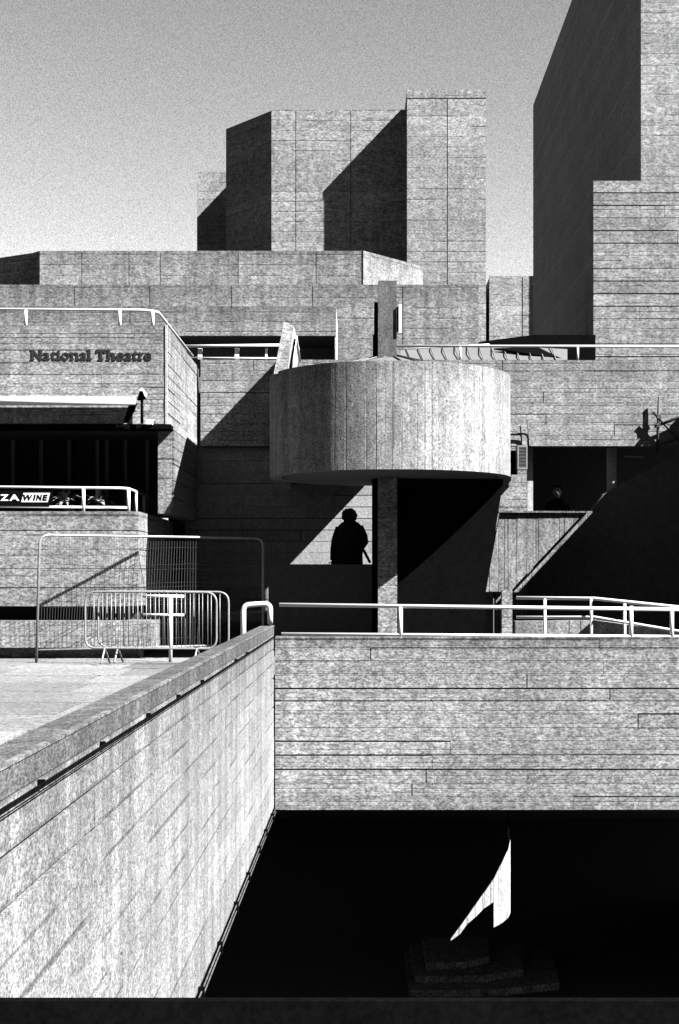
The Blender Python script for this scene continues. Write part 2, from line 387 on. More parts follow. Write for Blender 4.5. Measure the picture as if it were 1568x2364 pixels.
prism('sloping_panel', [P(1368, 1431, 19.8), P(1620, 1466, 18.2), P(1620, 1510, 18.2), P(1368, 1500, 19.8)], (.05, .15, 0), 'midv', lw)
pc = face('pale_post', [(1159, 1362), (1183, 1362), (1183, 1530), (1159, 1530)], 20.5, .16, 'mid'); tag(pc, 'narrow pale concrete post under the left end of the slanted balcony panel', 'post')

# rail in the shade behind the crowd barriers
r4 = thing('handrail', 'short white handrail showing through the bars of the crowd barriers', 'handrail', (-2.8, 20.2, DK))
tube('rail_bar', [P(330, 1376, 20.2), P(425, 1377, 20.2)], .022, 'white', r4)
tube('rail_bar', [P(330, 1419, 20.2), P(425, 1420, 20.2)], .018, 'white', r4)
tube('rail_post', [P(394, 1376, 20.2), Vector((XP(394, 20.2), 20.2, DK))], .026, 'white', r4)

# ================================================================ LEFT BUILDING
YB = 21.06; XB = XP(385, YB); ZB0 = ZP(979, YB); ZB1 = ZP(750, YB)
YP = 21.1; XS = XP(320, YP); ZPT = ZP(1180, YP)
lb = thing('terrace_building', 'left concrete building of two overhanging levels, its upper band bearing the theatre name', 'building', (-7, 23, DK))
box('upper_band', -14, XB-.035, YB+.035, 25.6, ZB0, ZB1-.002, 'gap', lb)
boards(lb, (-12, YB+.035), (XB, YB+.035), ZB0, ZB1, .195, 'mid', mean=4, heavy=.35, gapw=.012)
boards(lb, (XB-.035, YB+.05), (XB-.035, 25.0), ZB0, ZB1, .195, 'mid', mean=2.6, heavy=.5, gapw=.018)
box('corner_trim', XB-.02, XB+.012, YB-.012, YB+.03, ZB0, ZB1, 'whitecon', lb)
# plinth
box('plinth_wall', -14, XS-.035, YP+.035, 25.6, -.452, ZPT-.002, 'gap', lb)
boards(lb, (-12, YP+.035), (XS, YP+.035), -.45, ZPT, .29, 'low', mean=6, heavy=.8, gapw=.012)
boards(lb, (XS-.035, YP+.05), (XS-.035, 25.0), -.45, ZPT, .29, 'low', mean=6, heavy=.8, gapw=.012)
box('plinth_slot', -14, XS-.1, YP+.5, 25.6, DK, -.452, 'gap', lb)
box('bench_ledge', -14, XS+.25, YP-.1, YP+.498, ZP(1495, YP-.1), ZP(1433, YP-.1), 'low', lb)
box('plinth_foot', -14, XS, YP+.12, YP+.498, DK, ZP(1495, YP-.1)-.002, 'low', lb)
# pier under the upper band
box('pier', XP(365, 21.9), XB-.04, 21.9, 25.1, ZPT, ZB0-.002, 'low', lb)
boards(lb, (XB-.04, 21.93), (XB-.04, 25.0), ZPT, ZB0-.003, .26, 'low', mean=6, heavy=.7, gapw=.014)
# glazing in the recess with mullions and curtains
gz = box('window', -14, XP(365, 21.9)-.01, 23.6, 23.66, ZPT, ZB0, 'glass', lb)
for px in (30, 95, 160, 225, 247, 290, 340):
    X = XP(px, 23.5); box('mullion', X-.03, X+.03, 23.5, 23.58, ZPT, ZB0, 'frame', gz)
box('fascia', -14, XB+.06, YB-.03, YB+.3, ZB0-.075, ZB0-.004, 'dark', lb)
# awning
aw = thing('awning', 'retracted white awning cassette fixed above the dark recess under the theatre name', 'awning', (-5, YB-.3, ZP(925, YB)))
vs, fs = tube_geo([P(-200, 924, 20.75), P(313, 926, 20.75)], .058, 14); mesh('cassette', vs, fs, 'awn', aw, True)
box('valance', XP(-200, 20.75), XP(306, 20.75), 20.78, 21.02, ZP(926, 20.75)-.03, ZP(926, 20.75)+.03, 'awn', aw)
prism('folded_arm', [P(300, 930, 20.8), P(316, 932, 20.8), P(296, 976, 20.95), P(284, 976, 20.95)], (0, .05, 0), 'dark', aw)
# lamp on post
lp = thing('floodlight', 'small floodlight on a dark post at the right end of the awning', 'floodlight', P(327, 978, 20.95))
tube('lamp_post', [P(328, 978, 20.95), P(328, 925, 20.95)], .022, 'dark', lp)
prism('lamp_head', [P(316, 922, 20.85), P(322, 905, 20.85), P(330, 900, 20.85), P(334, 918, 20.85), P(326, 924, 20.85)], (0, .12, 0), 'dark', lp)
prism('lamp_hood', [P(320, 901, 20.8), P(327, 895, 20.8), P(337, 905, 20.8), P(334, 914, 20.8), P(330, 903, 20.8)], (0, .16, 0), 'white', lp)
face('junction_box', [(337, 968), (351, 968), (351, 979), (337, 979)], 20.9, .12, 'white', lp)
# handrails of the two terraces
r5 = thing('handrail', 'white handrail on the roof edge above the theatre name, bent back at the corner', 'handrail', (-5, 21.2, ZB1))
YU = 21.2
tube('rail_bar', rounded([P(-250, 712, YU), P(362, 716, YU), Vector((XP(362, YU)+.02, 25.6, ZP(716, YU)))], .28, 6), .019, 'white', r5)
for px in (277, 353, 60, -100):
    tube('rail_post', [P(px, 716, YU), Vector((XP(px, YU), YU, ZB1-.01))], .024, 'white', r5)
r6 = thing('handrail', 'white handrail of the lower terrace beside the wine banner, turning back at the corner', 'handrail', (-5, 21.3, ZPT))
YL = 21.25
tube('rail_bar', rounded([P(-250, 1122, YL), P(294, 1127, YL), Vector((XP(294, YL)-.0, 25.0, ZP(1127, YL)))], .2), .02, 'white', r6)
tube('rail_bar', [P(-250, 1168, YL), P(297, 1172, YL)], .02, 'white', r6)
for px in (193, 297, -60):
    tube('rail_post', [P(px, 1126, YL), Vector((XP(px, YL), YL, ZPT-.005))], .026, 'white', r6)
for Y in (22.1, 22.9, 23.8):
    tube('rail_post', [(XP(294, YL), Y, ZP(1127, YL)), (XP(294, YL), Y, ZPT-.005)], .022, 'white', r6)

# ---- lettering
def glyph(ch, x0, x1, z0, z1, y, depth, mat, parent, off=.02, shear=0.0, name='letter'):
    cu = bpy.data.curves.new('t', 'FONT'); cu.body = ch; cu.extrude = .5; cu.offset = off; cu.shear = shear
    ob = bpy.data.objects.new('t', cu); COL.objects.link(ob); dg = bpy.context.evaluated_depsgraph_get(); dg.update()
    me = bpy.data.meshes.new_from_object(ob.evaluated_get(dg)); bpy.data.objects.remove(ob)
    xs = [v.co.x for v in me.vertices]; ys = [v.co.y for v in me.vertices]; xa, xb, ya, yb = min(xs), max(xs), min(ys), max(ys)
    for v in me.vertices:
        a, b, c = v.co; v.co = (x0+(a-xa)/(xb-xa)*(x1-x0), y-depth*(c+.5), z0+(b-ya)/(yb-ya)*(z1-z0))
    me.materials.clear(); me.materials.append(M[mat]); me.name = name
    return link(bpy.data.objects.new(name, me), parent), (xa, xb, ya, yb)
def c5(x, y): return (x*.3063, 646.5+y*.3063)
sg = thing('theatre_sign', 'dark slab-serif letters spelling National Theatre on the concrete band', 'sign', P(210, 832, YB))
Yl = YB-.008
base_, xh, cap, asc = 603, 546, 523, 521
LT = [('N', 238, 316, cap), ('a', 324, 378, xh), ('t', 384, 424, 530), ('i', 436, 452, 524), ('o', 464, 524, xh), ('n', 536, 592, xh), ('a', 604, 656, xh), ('l', 668, 684, asc),
      ('T', 726, 798, cap), ('h', 812, 868, asc), ('e', 880, 934, xh), ('a', 942, 996, xh), ('t', 1000, 1040, 530), ('r', 1052, 1084, xh), ('e', 1090, 1142, xh)]
for ch, xa, xb, tp in LT:
    p0 = P(*c5(xa, base_), Yl); p1 = P(*c5(xb, tp), Yl)
    lt, _ = glyph(ch, p0.x, p1.x, p0.z, p1.z, Yl+.006, .010, 'letter', sg, off=(.034 if ch in 'NTilh' else .014))
    wd = (xb-xa); sf = []
    st = 16
    if ch == 'N': sf = [(xa-8, xa+22, tp, tp+11), (xa-8, xa+24, base_-11, base_), (xb-22, xb+8, tp, tp+11)]
    if ch in 'n': sf = [(xa-8, xa+10, tp, tp+10), (xa-8, xa+20, base_-11, base_), (xb-20, xb+8, base_-11, base_)]
    if ch in 'h': sf = [(xa-8, xa+10, tp, tp+10), (xa-8, xa+20, base_-11, base_), (xb-20, xb+8, base_-11, base_)]
    if ch in 'il': sf = [(xa-10, xa+8, (xh if ch == 'i' else tp), (xh if ch == 'i' else tp)+10), (xa-10, xb+10, base_-11, base_)]
    if ch == 'r': sf = [(xa-8, xa+10, tp, tp+10), (xa-8, xa+22, base_-11, base_)]
    if ch == 'T': sf = [(xa, xa+10, tp+5, tp+26), (xb-10, xb, tp+5, tp+26), ((xa+xb)/2-20, (xa+xb)/2+20, base_-11, base_)]
    for s in sf:
        q0 = P(*c5(s[0], s[3]), Yl); q1 = P(*c5(s[1], s[2]), Yl)
        box('serif', q0.x, q1.x, Yl-.003, Yl+.004, q0.z, q1.z, 'letter', lt)
bn = thing('banner', 'black banner with white lettering and a boxed WINE on the lower terrace rail', 'banner', P(50, 1170, 21.2))
Yb = 21.19
face('banner_cloth', [(-120, 1132), (122, 1133), (122, 1168), (-120, 1167)], Yb, .012, 'black', bn)
def c3(x, y): return (x*.4417, 1062+y*.4417)
for ch, xa, xb in (('Z', 2, 46), ('A', 50, 102)):
    p0 = P(*c3(xa, 213), Yb); p1 = P(*c3(xb, 180), Yb); glyph(ch, p0.x, p1.x, p0.z, p1.z, Yb-.002, .004, 'white', bn, off=.03)
pb = prism('word_box', [P(*c3(112, 220), Yb-.003), P(*c3(250, 220), Yb-.003), P(*c3(262, 172), Yb-.003), P(*c3(124, 172), Yb-.003)], (0, -.004, 0), 'white', bn)
for ch, xa, xb in (('W', 122, 174), ('I', 174, 190), ('N', 190, 222), ('E', 222, 252)):
    p0 = P(*c3(xa, 212), Yb); p1 = P(*c3(xb, 180), Yb); glyph(ch, p0.x, p1.x, p0.z, p1.z, Yb-.0085, .004, 'black', bn, off=.045, shear=.2)

# plants behind the lower rail
def plant(name, label, px, Y, n, seed, big):
    rn = random.Random(seed); pl_ = thing(name, label, 'plant', (XP(px, Y), Y, ZPT), None)
    prism('pot', [(XP(px, Y)+.16*math.cos(t*math.pi/4), Y+.16*math.sin(t*math.pi/4), ZPT) for t in range(8)], (0, 0, .12), 'dark', pl_)
    for i in range(n):
        a = rn.uniform(0, 6.28); L = rn.uniform(.18, .42); el = rn.uniform(.2, 1.4); w_ = rn.uniform(.012, .03)*big
        d = Vector((math.cos(a)*math.cos(el), math.sin(a)*math.cos(el), math.sin(el))); s = d.cross(Vector((0, 0, 1))).normalized()*w_
        b0 = Vector((XP(px, Y), Y, ZPT+.12)); m_ = b0+d*L*.6; t_ = b0+d*L+Vector((0, 0, -L*.35))
        mesh('leaf', [b0, m_-s, m_+s, t_], [(0, 1, 3, 2)], 'leaf', pl_)
plant('potted_plant', 'small bushy plant right beside the wine banner', 152, 21.6, 60, 5, .8)
plant('potted_plant', 'spiky plant with long drooping leaves behind the lower terrace rail', 228, 21.6, 40, 9, 1.2)

# ---- temporary fence and barriers
def FY(px): return 20.1+(px-88)/519*1.8
def FP(px, z, dy=0): return Vector((XP(px, FY(px)), FY(px)+dy, z))
fn = thing('mesh_fence_panel', 'tall temporary mesh fence panel with rounded top standing on the terrace', 'fence', (XP(346, 21), 21, DK))
zt_ = .585
tube('fence_frame', rounded([FP(84, DK), FP(92, zt_), FP(607, zt_), FP(607, DK)], .14, 6), .02, 'galv', fn, 8)
tube('bottom_bar', [FP(86, -1.05), FP(607, -1.05)], .014, 'galv', fn, 8)
vs, fs = [], []
def addt(pts, r, n=3):
    v, f = tube_geo(pts, r, n); k = len(vs); vs.extend(v); fs.extend([tuple(i+k for i in q) for q in f])
for i in range(1, 84):
    t = i/84; x = 90+t*515; dx = 5*math.sin(t*9)
    addt([FP(x+3*(1-t), zt_), FP(x+dx, -.3, .01*math.sin(i*.7)), FP(x-2, -1.05)], .0022)
for z_ in (.42, .17, .1, -.1, -.16, -.36, -.42, -.7, -.93):
    addt([FP(88, z_+.02*math.sin(z_*50), -.004), FP(250, z_-.03, -.004), FP(430, z_+.01, -.004), FP(606, z_-.01, -.004)], .0035)
tag(mesh('wire_mesh', vs, fs, 'wire', fn), kind='stuff')
def barrier(label, x0, x1, yt, yb, Y, yf):
    t = thing('crowd_barrier', label, 'barrier', (XP((x0+x1)/2, Y), Y, DK), 'crowd barriers on the terrace')
    pts = rounded([P((x0+x1)/2, yt, Y), P(x1, yt+2, Y), P(x1, yb+2, Y), P(x0, yb, Y), P(x0, yt, Y), P((x0+x1)/2, yt, Y)], .15, 6)
    tube('barrier_frame', pts[:-1], .0145, 'galv', t, 8, closed=True)
    n = 15
    for i in range(1, n):
        x = x0+(x1-x0)*i/n; tube('bar', [P(x, yt+1, Y), P(x, yb+1, Y)], .005, 'galv', t, 6)
    for x in (x0+45, x1-45):
        tube('foot', rounded([P(x-8, yf, Y-.25), P(x, yb, Y), P(x+12, yf-2, Y+.25)], .03), .014, 'galv', t, 6)
    for x in (x0+(x1-x0)*.3,):
        pass
barrier('galvanised crowd barrier standing in front, its left end nearest the fence post', 197, 500, 1366, 1496, 19.5, 1532)
barrier('galvanised crowd barrier just behind the front one, reaching nearer the parapet wall', 227, 528, 1365, 1494, 19.68, 1530)

# ================================================================ CENTRAL DRUM
D0 = 20.0; R = 1.85; DX, DY = .47, 21.85; Z0 = ZP(1083, D0); Z1 = ZP(832, D0); XA = DX-R
dr = thing('stair_drum', 'big curved concrete stair drum with vertical board marks in the middle of the scene', 'stair drum', (DX, DY, Z0))
n = 72
def ring(r): return [(DX+r*math.cos(a), DY+r*math.sin(a)) for a in [math.pi+2*math.pi*k/n for k in range(n+1)]]
def curved(name, r0, r1, z0, z1, k0, k1, mat, parent):
    a_, b_ = ring(r0)[k0:k1+1], ring(r1)[k0:k1+1]; return foot(name, a_+b_[::-1], z0, z1, mat, parent)
curved('drum_core', R-.05, R-.2, Z0+.01, Z1-.03, 0, n, 'gap', dr)
# panels of the drum wall (one joint shows clearly), each faceted finely enough to read as a curve
ks = [0, 9, 18, 27, 36, 54, n]
def drum_panel(k0, k1):
    m_ = (k1-k0)*3; A = [math.pi+2*math.pi*(k0+(k1-k0)*i/m_)/n for i in range(m_+1)]
    g_ = .003/R; A[0] += g_; A[-1] -= g_
    vs = []; fs = []
    for a in A:
        c, s_ = math.cos(a), math.sin(a)
        for r, z in ((R, Z0), (R, Z1), (R-.18, Z1), (R-.18, Z0)): vs.append((DX+r*c, DY+r*s_, z))
    for i in range(m_):
        for j in range(4): p, q = i*4+j, i*4+(j+1) % 4; fs.append((p, q, q+4, p+4))
    fs += [(0, 1, 2, 3), tuple(len(vs)-4+j for j in range(4))]
    o = mesh('concrete_panel', vs, fs, 'drum', dr)
    for p in o.data.polygons: p.use_smooth = False
    return o
for i in range(len(ks)-1): drum_panel(ks[i], ks[i+1])
foot('drum_floor', ring(R-.21)[:-1], Z0, Z0+.12, 'soffit', dr)
box('side_wall', XA+.01, XA+.18, DY+.5, 25.0, Z0+.003, Z1-.003, 'mid', dr)
box('walkway_floor', XA+.181, .25, DY+1.7, 25.18, 1.765, 1.88, 'soffit', dr)
box('walkway_parapet', .07, .25, DY+1.9, 24.99, 1.881, Z1-.25, 'soffit', dr)
box('shadow_fill', XA+.181, .25, 25.0, 25.18, 1.881, 2.283, 'soffit', dr)  # unseen fill added so the walkway's shadow reaches the court wall
# lead roof of the drum
rf = thing('lead_roof', 'low pale standing-seam roof rising just above the rim of the stair drum', 'roof', (DX, DY, Z1))
ap = Vector((DX, DY+.3, Z1+.42)); rm = [Vector((x, y, Z1-.06)) for x, y in ring(R-.24)[:-1]]
mesh('roof_sheet', [ap]+rm, [(0, 1+i, 1+(i+1) % n) for i in range(n)], 'lead', rf)
for k in range(0, n, 4):
    p = rm[k]; tube('roof_seam', [p+Vector((0, 0, .015)), p.lerp(ap, .9)+Vector((0, 0, .015))], .013, 'seam', rf, 5)
# roof to the right behind the wall
rr_ = thing('lead_roof', 'wide low standing-seam roof behind the long handrail right of the central column', 'roof', (2, 28, 3.7))
q = [P(925, 834, 25.7), P(1310, 834, 25.7), P(1310, 806, 31), P(1130, 797, 31), P(925, 808, 31)]
mesh('roof_sheet', q+[v-Vector((0, 0, .15)) for v in q], [(0, 1, 2, 3, 4), (9, 8, 7, 6, 5)]+[(i, (i+1) % 5, 5+(i+1) % 5, 5+i) for i in range(5)], 'lead', rr_)
for i in range(13):
    t = i/13; a = P(950+t*362, 832, 25.75); b = P(938+t*362, 807-8*math.sin(t*2.2), 30.9)
    tube('roof_seam', [a+Vector((0, 0, .01)), b+Vector((0, 0, .01))], .012, 'seam', rr_, 5)
tube('ridge_trim', [P(925, 807, 31), P(1130, 796, 31)], .025, 'white', rr_)
ps = thing('roof_shadow', 'dark panels painted as the roof shadow at the foot of the tall right tower', 'painted shadow', P(1240, 830, 33))
face('shadow_panel', [(1106, 789), (1232, 773), (1375, 773), (1375, 840), (1106, 840)], 31.6, .3, 'dark', ps)  # dark panels stand in for the shadow lying on the roof
prism('shadow_sheet', [P(1140, 804, 29.0), P(1240, 800, 29.0), P(1300, 829, 26.5), P(1215, 815, 27.5)], (0, 0, -.03), 'dark', ps)

# tilted fin at the drum's left shoulder
fnn = thing('tilted_fin', 'pale tilted concrete fin leaning at the left shoulder of the stair drum', 'fin', P(655, 860, 22.6))
mesh('fin_nose', [P(632, 864, 21.0), P(661, 860, 21.0), P(678, 752, 22.6), P(656, 742, 22.6), P(630, 880, 22.59), P(661, 880, 22.59)], [(0, 1, 2, 3), (0, 3, 4), (1, 5, 2), (0, 4, 5, 1), (3, 2, 5, 4)], 'low', fnn)
prism('fin_slab', [P(630, 866, 22.6), P(661, 866, 22.6), P(678, 752, 22.6), P(656, 742, 22.6)], (.0, 2.3, 0), 'whitecon', fnn)
tube('fin_frame', [P(672, 850, 23.0), P(684, 778, 23.0), P(692, 835, 23.4)], .022, 'white', fnn)
prism('fin_glass', [P(667, 852, 22.9), P(679, 782, 22.9), P(684, 782, 22.9), P(673, 850, 22.9)], (0, .02, 0), 'dark', fnn)

# central column
cc = thing('column', 'square concrete column rising through the stair drum and above its rim', 'column', (XP(895, 22), 22, DK))
YCc = 21.6
ccb = box('lower_shaft', XP(873, YCc), XP(917, YCc), YCc, YCc+.3, DK, Z0-.003, 'mid', cc)
Yk = 21.7
box('upper_shaft', XP(873, Yk), XP(916, Yk), Yk, Yk+.3, Z0+.2, ZP(648, Yk), 'shaft', cc)
face('dark_panel', [(864, 697), (872.5, 697), (872.5, 768), (864, 768)], Yk+.05, .2, 'dark', cc)
face('dark_panel', [(861, 772), (872.5, 772), (872.5, 834), (861, 834)], Yk+.05, .2, 'dark', cc)
face('white_panel', [(921, 702), (928, 702), (928, 768), (921, 768)], Yk-.05, .08, 'white', cc)
face('panel_bracket', [(916.5, 708), (921, 708), (921, 765), (916.5, 765)], Yk+.03, .06, 'dark', cc)

# stair enclosure below the drum, its shade put into a near-black colour
en = thing('stair_enclosure', 'tapering stair enclosure, its shade painted near-black, below the drum, right of the lower column', 'stair enclosure', (1.2, 22.3, DK))
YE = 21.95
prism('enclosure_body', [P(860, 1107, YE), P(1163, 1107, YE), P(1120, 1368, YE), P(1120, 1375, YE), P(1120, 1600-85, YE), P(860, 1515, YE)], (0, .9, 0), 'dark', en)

# walkway parapet with a person behind
wp = thing('walkway_parapet', 'concrete parapet with shade painted into its dark colour, below the standing silhouetted person', 'wall', (-.5, 23, DK))
box('parapet_slab', XP(620, 23), XP(872, 23)-.01, 23.0, 23.2, DK, ZP(1303, 23), 'soffit', wp)  # darker concrete colour stands in for the shade here
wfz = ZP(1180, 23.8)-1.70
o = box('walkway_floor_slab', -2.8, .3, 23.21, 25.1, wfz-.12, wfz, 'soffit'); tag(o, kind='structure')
# back wall with sunlit triangle
bk = thing('court_wall', 'board-marked wall behind the silhouetted person, lit in a bright triangle', 'wall', (-1, 25.35, DK))
box('wall_core', -3.4, 2.38, 25.19, 25.5, DK, 2.26, 'gap', bk)
boards(bk, (-3.1, 25.19), (2.38, 25.19), DK, 2.26, .2, 'court', mean=3, heavy=.4, gapw=.012)

# ================================================================ BEAM WALL BEHIND THE DRUM AND RIGHT BAY
YW = 25.0; ZW0 = ZP(1030, YW); ZW1 = ZP(830, YW)
bw = thing('beam_wall', 'wide concrete beam wall spanning behind the stair drum to the right edge', 'wall', (2, YW, ZW0))
box('wall_core', XB+.06, 9, YW+.035, YW+.3, ZW0, ZW1-.003, 'gap', bw)
boards(bw, (XB+.06, YW+.035), (9, YW+.035), ZW0, ZW1, .19, 'mid', mean=4, heavy=.3, gapw=.014)
r7 = thing('handrail', 'long thin white handrail above the beam wall right of the central column', 'handrail', (4, 25.1, ZW1))
tube('rail_bar', [P(905, 799, 25.15), P(1900, 800, 25.15)], .024, 'white', r7)
for px in (1063, 1334, 1640): tube('rail_post', [P(px, 800, 25.15), P(px, 831, 25.15)], .02, 'white', r7)
r8 = thing('handrail', 'short white handrail with broad posts between the name wall and the tilted fin', 'handrail', (-2.3, 25.1, ZW1))
tube('rail_bar', [P(428, 799, 25.15), P(648, 797, 25.15)], .026, 'white', r8)
tube('rail_bar', [P(440, 826, 25.15), P(648, 827, 25.15)], .014, 'white', r8)
for px, w_ in ((462, 5), (547, 5), (615, 2.5)):
    face('rail_post', [(px-w_, 804), (px+w_, 804), (px+w_, 829), (px-w_, 829)], 25.2, .03, 'white', r8)
pr_ = thing('pier', 'lit concrete pier at the right of the stair drum, under the beam wall', 'pier', (2.7, 25, DK))
box('pier_core', XP(1145, YW), XP(1217, YW), YW+.035, YW+.33, DK, ZW0-.003, 'gap', pr_)
boards(pr_, (XP(1145, YW), YW+.035), (XP(1217, YW), YW+.035), DK, ZW0-.003, .35, 'mid', mean=5, heavy=.6, gapw=.012)
for i, (p0, p1, lab) in enumerate(((1218, 1231, 'slender pale column beside the lit pier, its top in shade'), (1405, 1424, 'slender pale column in the dark bay, only a scrap of it sunlit'))):
    tag(box('slender_column', XP(p0, 25.3), XP(p1, 25.3), 25.32, 25.5, DK, ZW0-.003, 'whitecon'), lab, 'column', 'slender columns under the beam wall')
o = box('bay_floor', 2.4, 9, 25.6, 31, -.4, -.2, 'soffit'); tag(o, kind='structure')
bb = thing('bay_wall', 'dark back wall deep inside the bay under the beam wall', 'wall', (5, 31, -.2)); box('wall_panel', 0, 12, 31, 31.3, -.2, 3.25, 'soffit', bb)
lt_ = thing('ceiling_light', 'thin strip light high in the dark bay near the scaffold', 'light', P(1465, 1054, 26.5))
face('light_tube', [(1442, 1052), (1487, 1054), (1487, 1056), (1442, 1054)], 26.5, .04, 'white', lt_)
# slanted balcony panel
sp = thing('balcony_panel', 'slanted concrete balcony panel with upright board marks and a diagonal right edge', 'balcony', P(1200, 1365, 24.3))
YT = 24.3
def dg_y(x): return 1365-(x-1178)*(183/172)
xs = [1165, 1192, 1243, 1292, 1350]
face('concrete_panel', [(1155, 1182), (1164.5, 1182), (1164.5, 1366), (1122, 1366)], YT, .15, 'midv', sp)
for i in range(4):
    a, b = xs[i]+.6, xs[i+1]-.6
    lo_a = min(1366, dg_y(a)) if a > 1178 else 1366; lo_b = max(1183, dg_y(b)) if b > 1178 else 1366
    pts = [(a, 1182), (b, 1182), (b, lo_b)] + ([(1178, 1366)] if a < 1178 < b else []) + [(a, lo_a)]
    face('concrete_panel', pts, YT-.004*i, .15, 'midv', sp)
face('diagonal_coping', [(1357, 1183), (1368, 1183), (1197, 1367), (1186, 1367)], YT-.12, .2, 'midv', sp)
face('top_coping', [(1152, 1179), (1368, 1180), (1368, 1184), (1152, 1183)], YT-.06, .3, 'midv', sp)
sw = thing('stair_wall', 'large shaded concrete stair wall below the scaffold at the right', 'wall', P(1400, 1380, 25.6))
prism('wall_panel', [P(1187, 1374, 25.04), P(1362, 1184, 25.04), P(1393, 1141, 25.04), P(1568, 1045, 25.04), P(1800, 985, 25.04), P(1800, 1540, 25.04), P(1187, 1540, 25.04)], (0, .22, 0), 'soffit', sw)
# right wing outside the frame that shades the stair wall
wg = thing('right_wing', 'terrace wing of concrete standing just outside the right edge', 'building', (9, 21, G0))
box('wing_wall', 6.5, 14, 18.2, 25.9, G0, 3.72, 'mid', wg)

# louvred floodlight / ventilator with conduits
vt = thing('louvred_unit', 'louvred metal unit fixed to the beam wall just right of the stair drum', 'vent unit', P(1207, 1082, 24.6))
Yv = 24.55
for a, b, c, d in ((1195, 1028, 1198, 1083), (1215, 1028, 1218, 1083), (1198, 1028, 1215, 1032), (1198, 1079, 1215, 1083)):
    face('unit_frame', [(a, b), (c, b), (c, d), (a, d)], Yv, .3, 'galv', vt)
face('unit_back', [(1198, 1032), (1215, 1032), (1215, 1079), (1198, 1079)], Yv+.05, .25, 'dark', vt)
for i in range(14):
    y = 1034+i*3.3; prism('louvre', [P(1198, y, Yv), P(1215, y, Yv), P(1215, y+1.6, Yv+.03), P(1198, y+1.6, Yv+.03)], (0, .008, .004), 'galv', vt)
face('unit_shadow', [(1177, 1040), (1195, 1040), (1195, 1095), (1177, 1095)], Yv+.3, .1, 'dark', vt)  # dark slab stands in for the unit's cast shadow
tube('conduit_pipe', rounded([P(1170, 1003, 24.9), P(1204, 1003, 24.9), P(1204, 1028, 24.8)], .06), .014, 'dark', vt, 6)
tube('conduit_pipe', rounded([P(1195, 1001, 24.93), P(1219, 1002, 24.93), P(1220, 1034, 24.93)], .08), .018, 'dark', vt, 6)
tube('wire', [P(1216, 968, 24.94), P(1218, 985, 24.94), P(1220, 1003, 24.94)], .006, 'dark', vt, 5)

# scaffold
sc = thing('scaffold', 'scaffold tubes crossing in front of the beam wall at the right edge', 'scaffold', P(1520, 1045, 23.5))
for a, b, Ya in (((1522, 916), (1517, 1047), 23.4), ((1508, 951), (1600, 1050), 23.3), ((1512, 985), (1640, 935), 23.25), ((1512, 1030), (1640, 985), 23.5), ((1640, 900), (1636, 1060), 23.4)):
    tube('scaffold_tube', [P(*a, 24.88+(Ya-23.4)*.25), P(*b, 24.9+(Ya-23.4)*.25)], .026, 'scaf', sc, 8)
for a in ((1521, 962), (1519, 982), (1517, 1027)):
    p = P(*a, 24.87); box('clamp', p.x-.034, p.x+.034, p.y-.05, p.y+.04, p.z-.034, p.z+.034, 'scaf', sc)

# ================================================================ UPPER TERRACES
tA = thing('upper_terrace', 'lowest of the stacked terrace bands, ending left of the central column over a black recess', 'terrace', (-5, 29, 3.6))
YA = 29; xa = XP(776, YA)
box('band_core', -16, xa-.06, YA+.06, YA+2, ZP(775, YA), ZP(708, YA), 'gap', tA)
panels(tA, (-14, YA+.06), (xa, YA+.06), ZP(775, YA), ZP(707, YA), [3, 6.2, 9.3], 'terr_low', gap=.012)
prism('end_panel', [(xa-.02, YA+.061, 3.62), (xa+.001, YA+.061, 3.62), (xa+.002, YA+1.9, 3.62), (xa-.02, YA+1.9, 3.62)], (0, 0, ZP(709, YA)-3.62), 'whitecon', tA)
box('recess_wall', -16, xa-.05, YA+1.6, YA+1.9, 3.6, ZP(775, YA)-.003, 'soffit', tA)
tB = thing('upper_terrace', 'long middle terrace band passing behind the central column and ending before the slim tower', 'terrace', (-5, 33, 3.6))
YB2 = 33; xb = XP(1105, YB2)
box('band_core', -18, xb-.002, YB2+.06, YB2+2.5, 3.4, ZP(658, YB2), 'gap', tB)
ls = -16
panels(tB, (ls, YB2+.06), (xb, YB2+.06), 3.4, ZP(657, YB2), [XP(p, YB2)-ls for p in (-30, 172, 346, 535, 722, 930)], 'terr_mid', gap=.02)
tC = thing('upper_terrace', 'topmost terrace band with slanting ends, the right end brightly sunlit', 'terrace', (-4, 37, 5))
YC2 = 37; zc0, zc1 = 5.5, ZP(579, YC2)
c_l, c_r = XP(92, YC2), XP(836, YC2); rx, ry = XP(974, 38.9), 38.9
foot('band_core', [(c_l, YC2+.07), (c_r, YC2+.07), (rx-.02, ry+.05), (rx-.02, 40.4), (c_l-5, 40), (c_l-5, YC2+5.05-2.2)], zc0, zc1-.01, 'terr', tC)
panels(tC, (c_l, YC2+.07), (c_r, YC2+.07), zc0, zc1, [XP(p, YC2)-c_l for p in (189, 298, 370, 550, 730)], 'terr_top', depth=.07, gap=.02)
panels(tC, (c_r, YC2+.0), (rx, ry), zc0, zc1, [1.3], 'terr_top', depth=.04, gap=.012)
foot('bevel_panel', [(c_l, YC2+.0), (c_l, YC2+.06), (c_l-3, YC2+3.06), (c_l-3, YC2+3.0)], zc0, zc1, 'terr', tC)

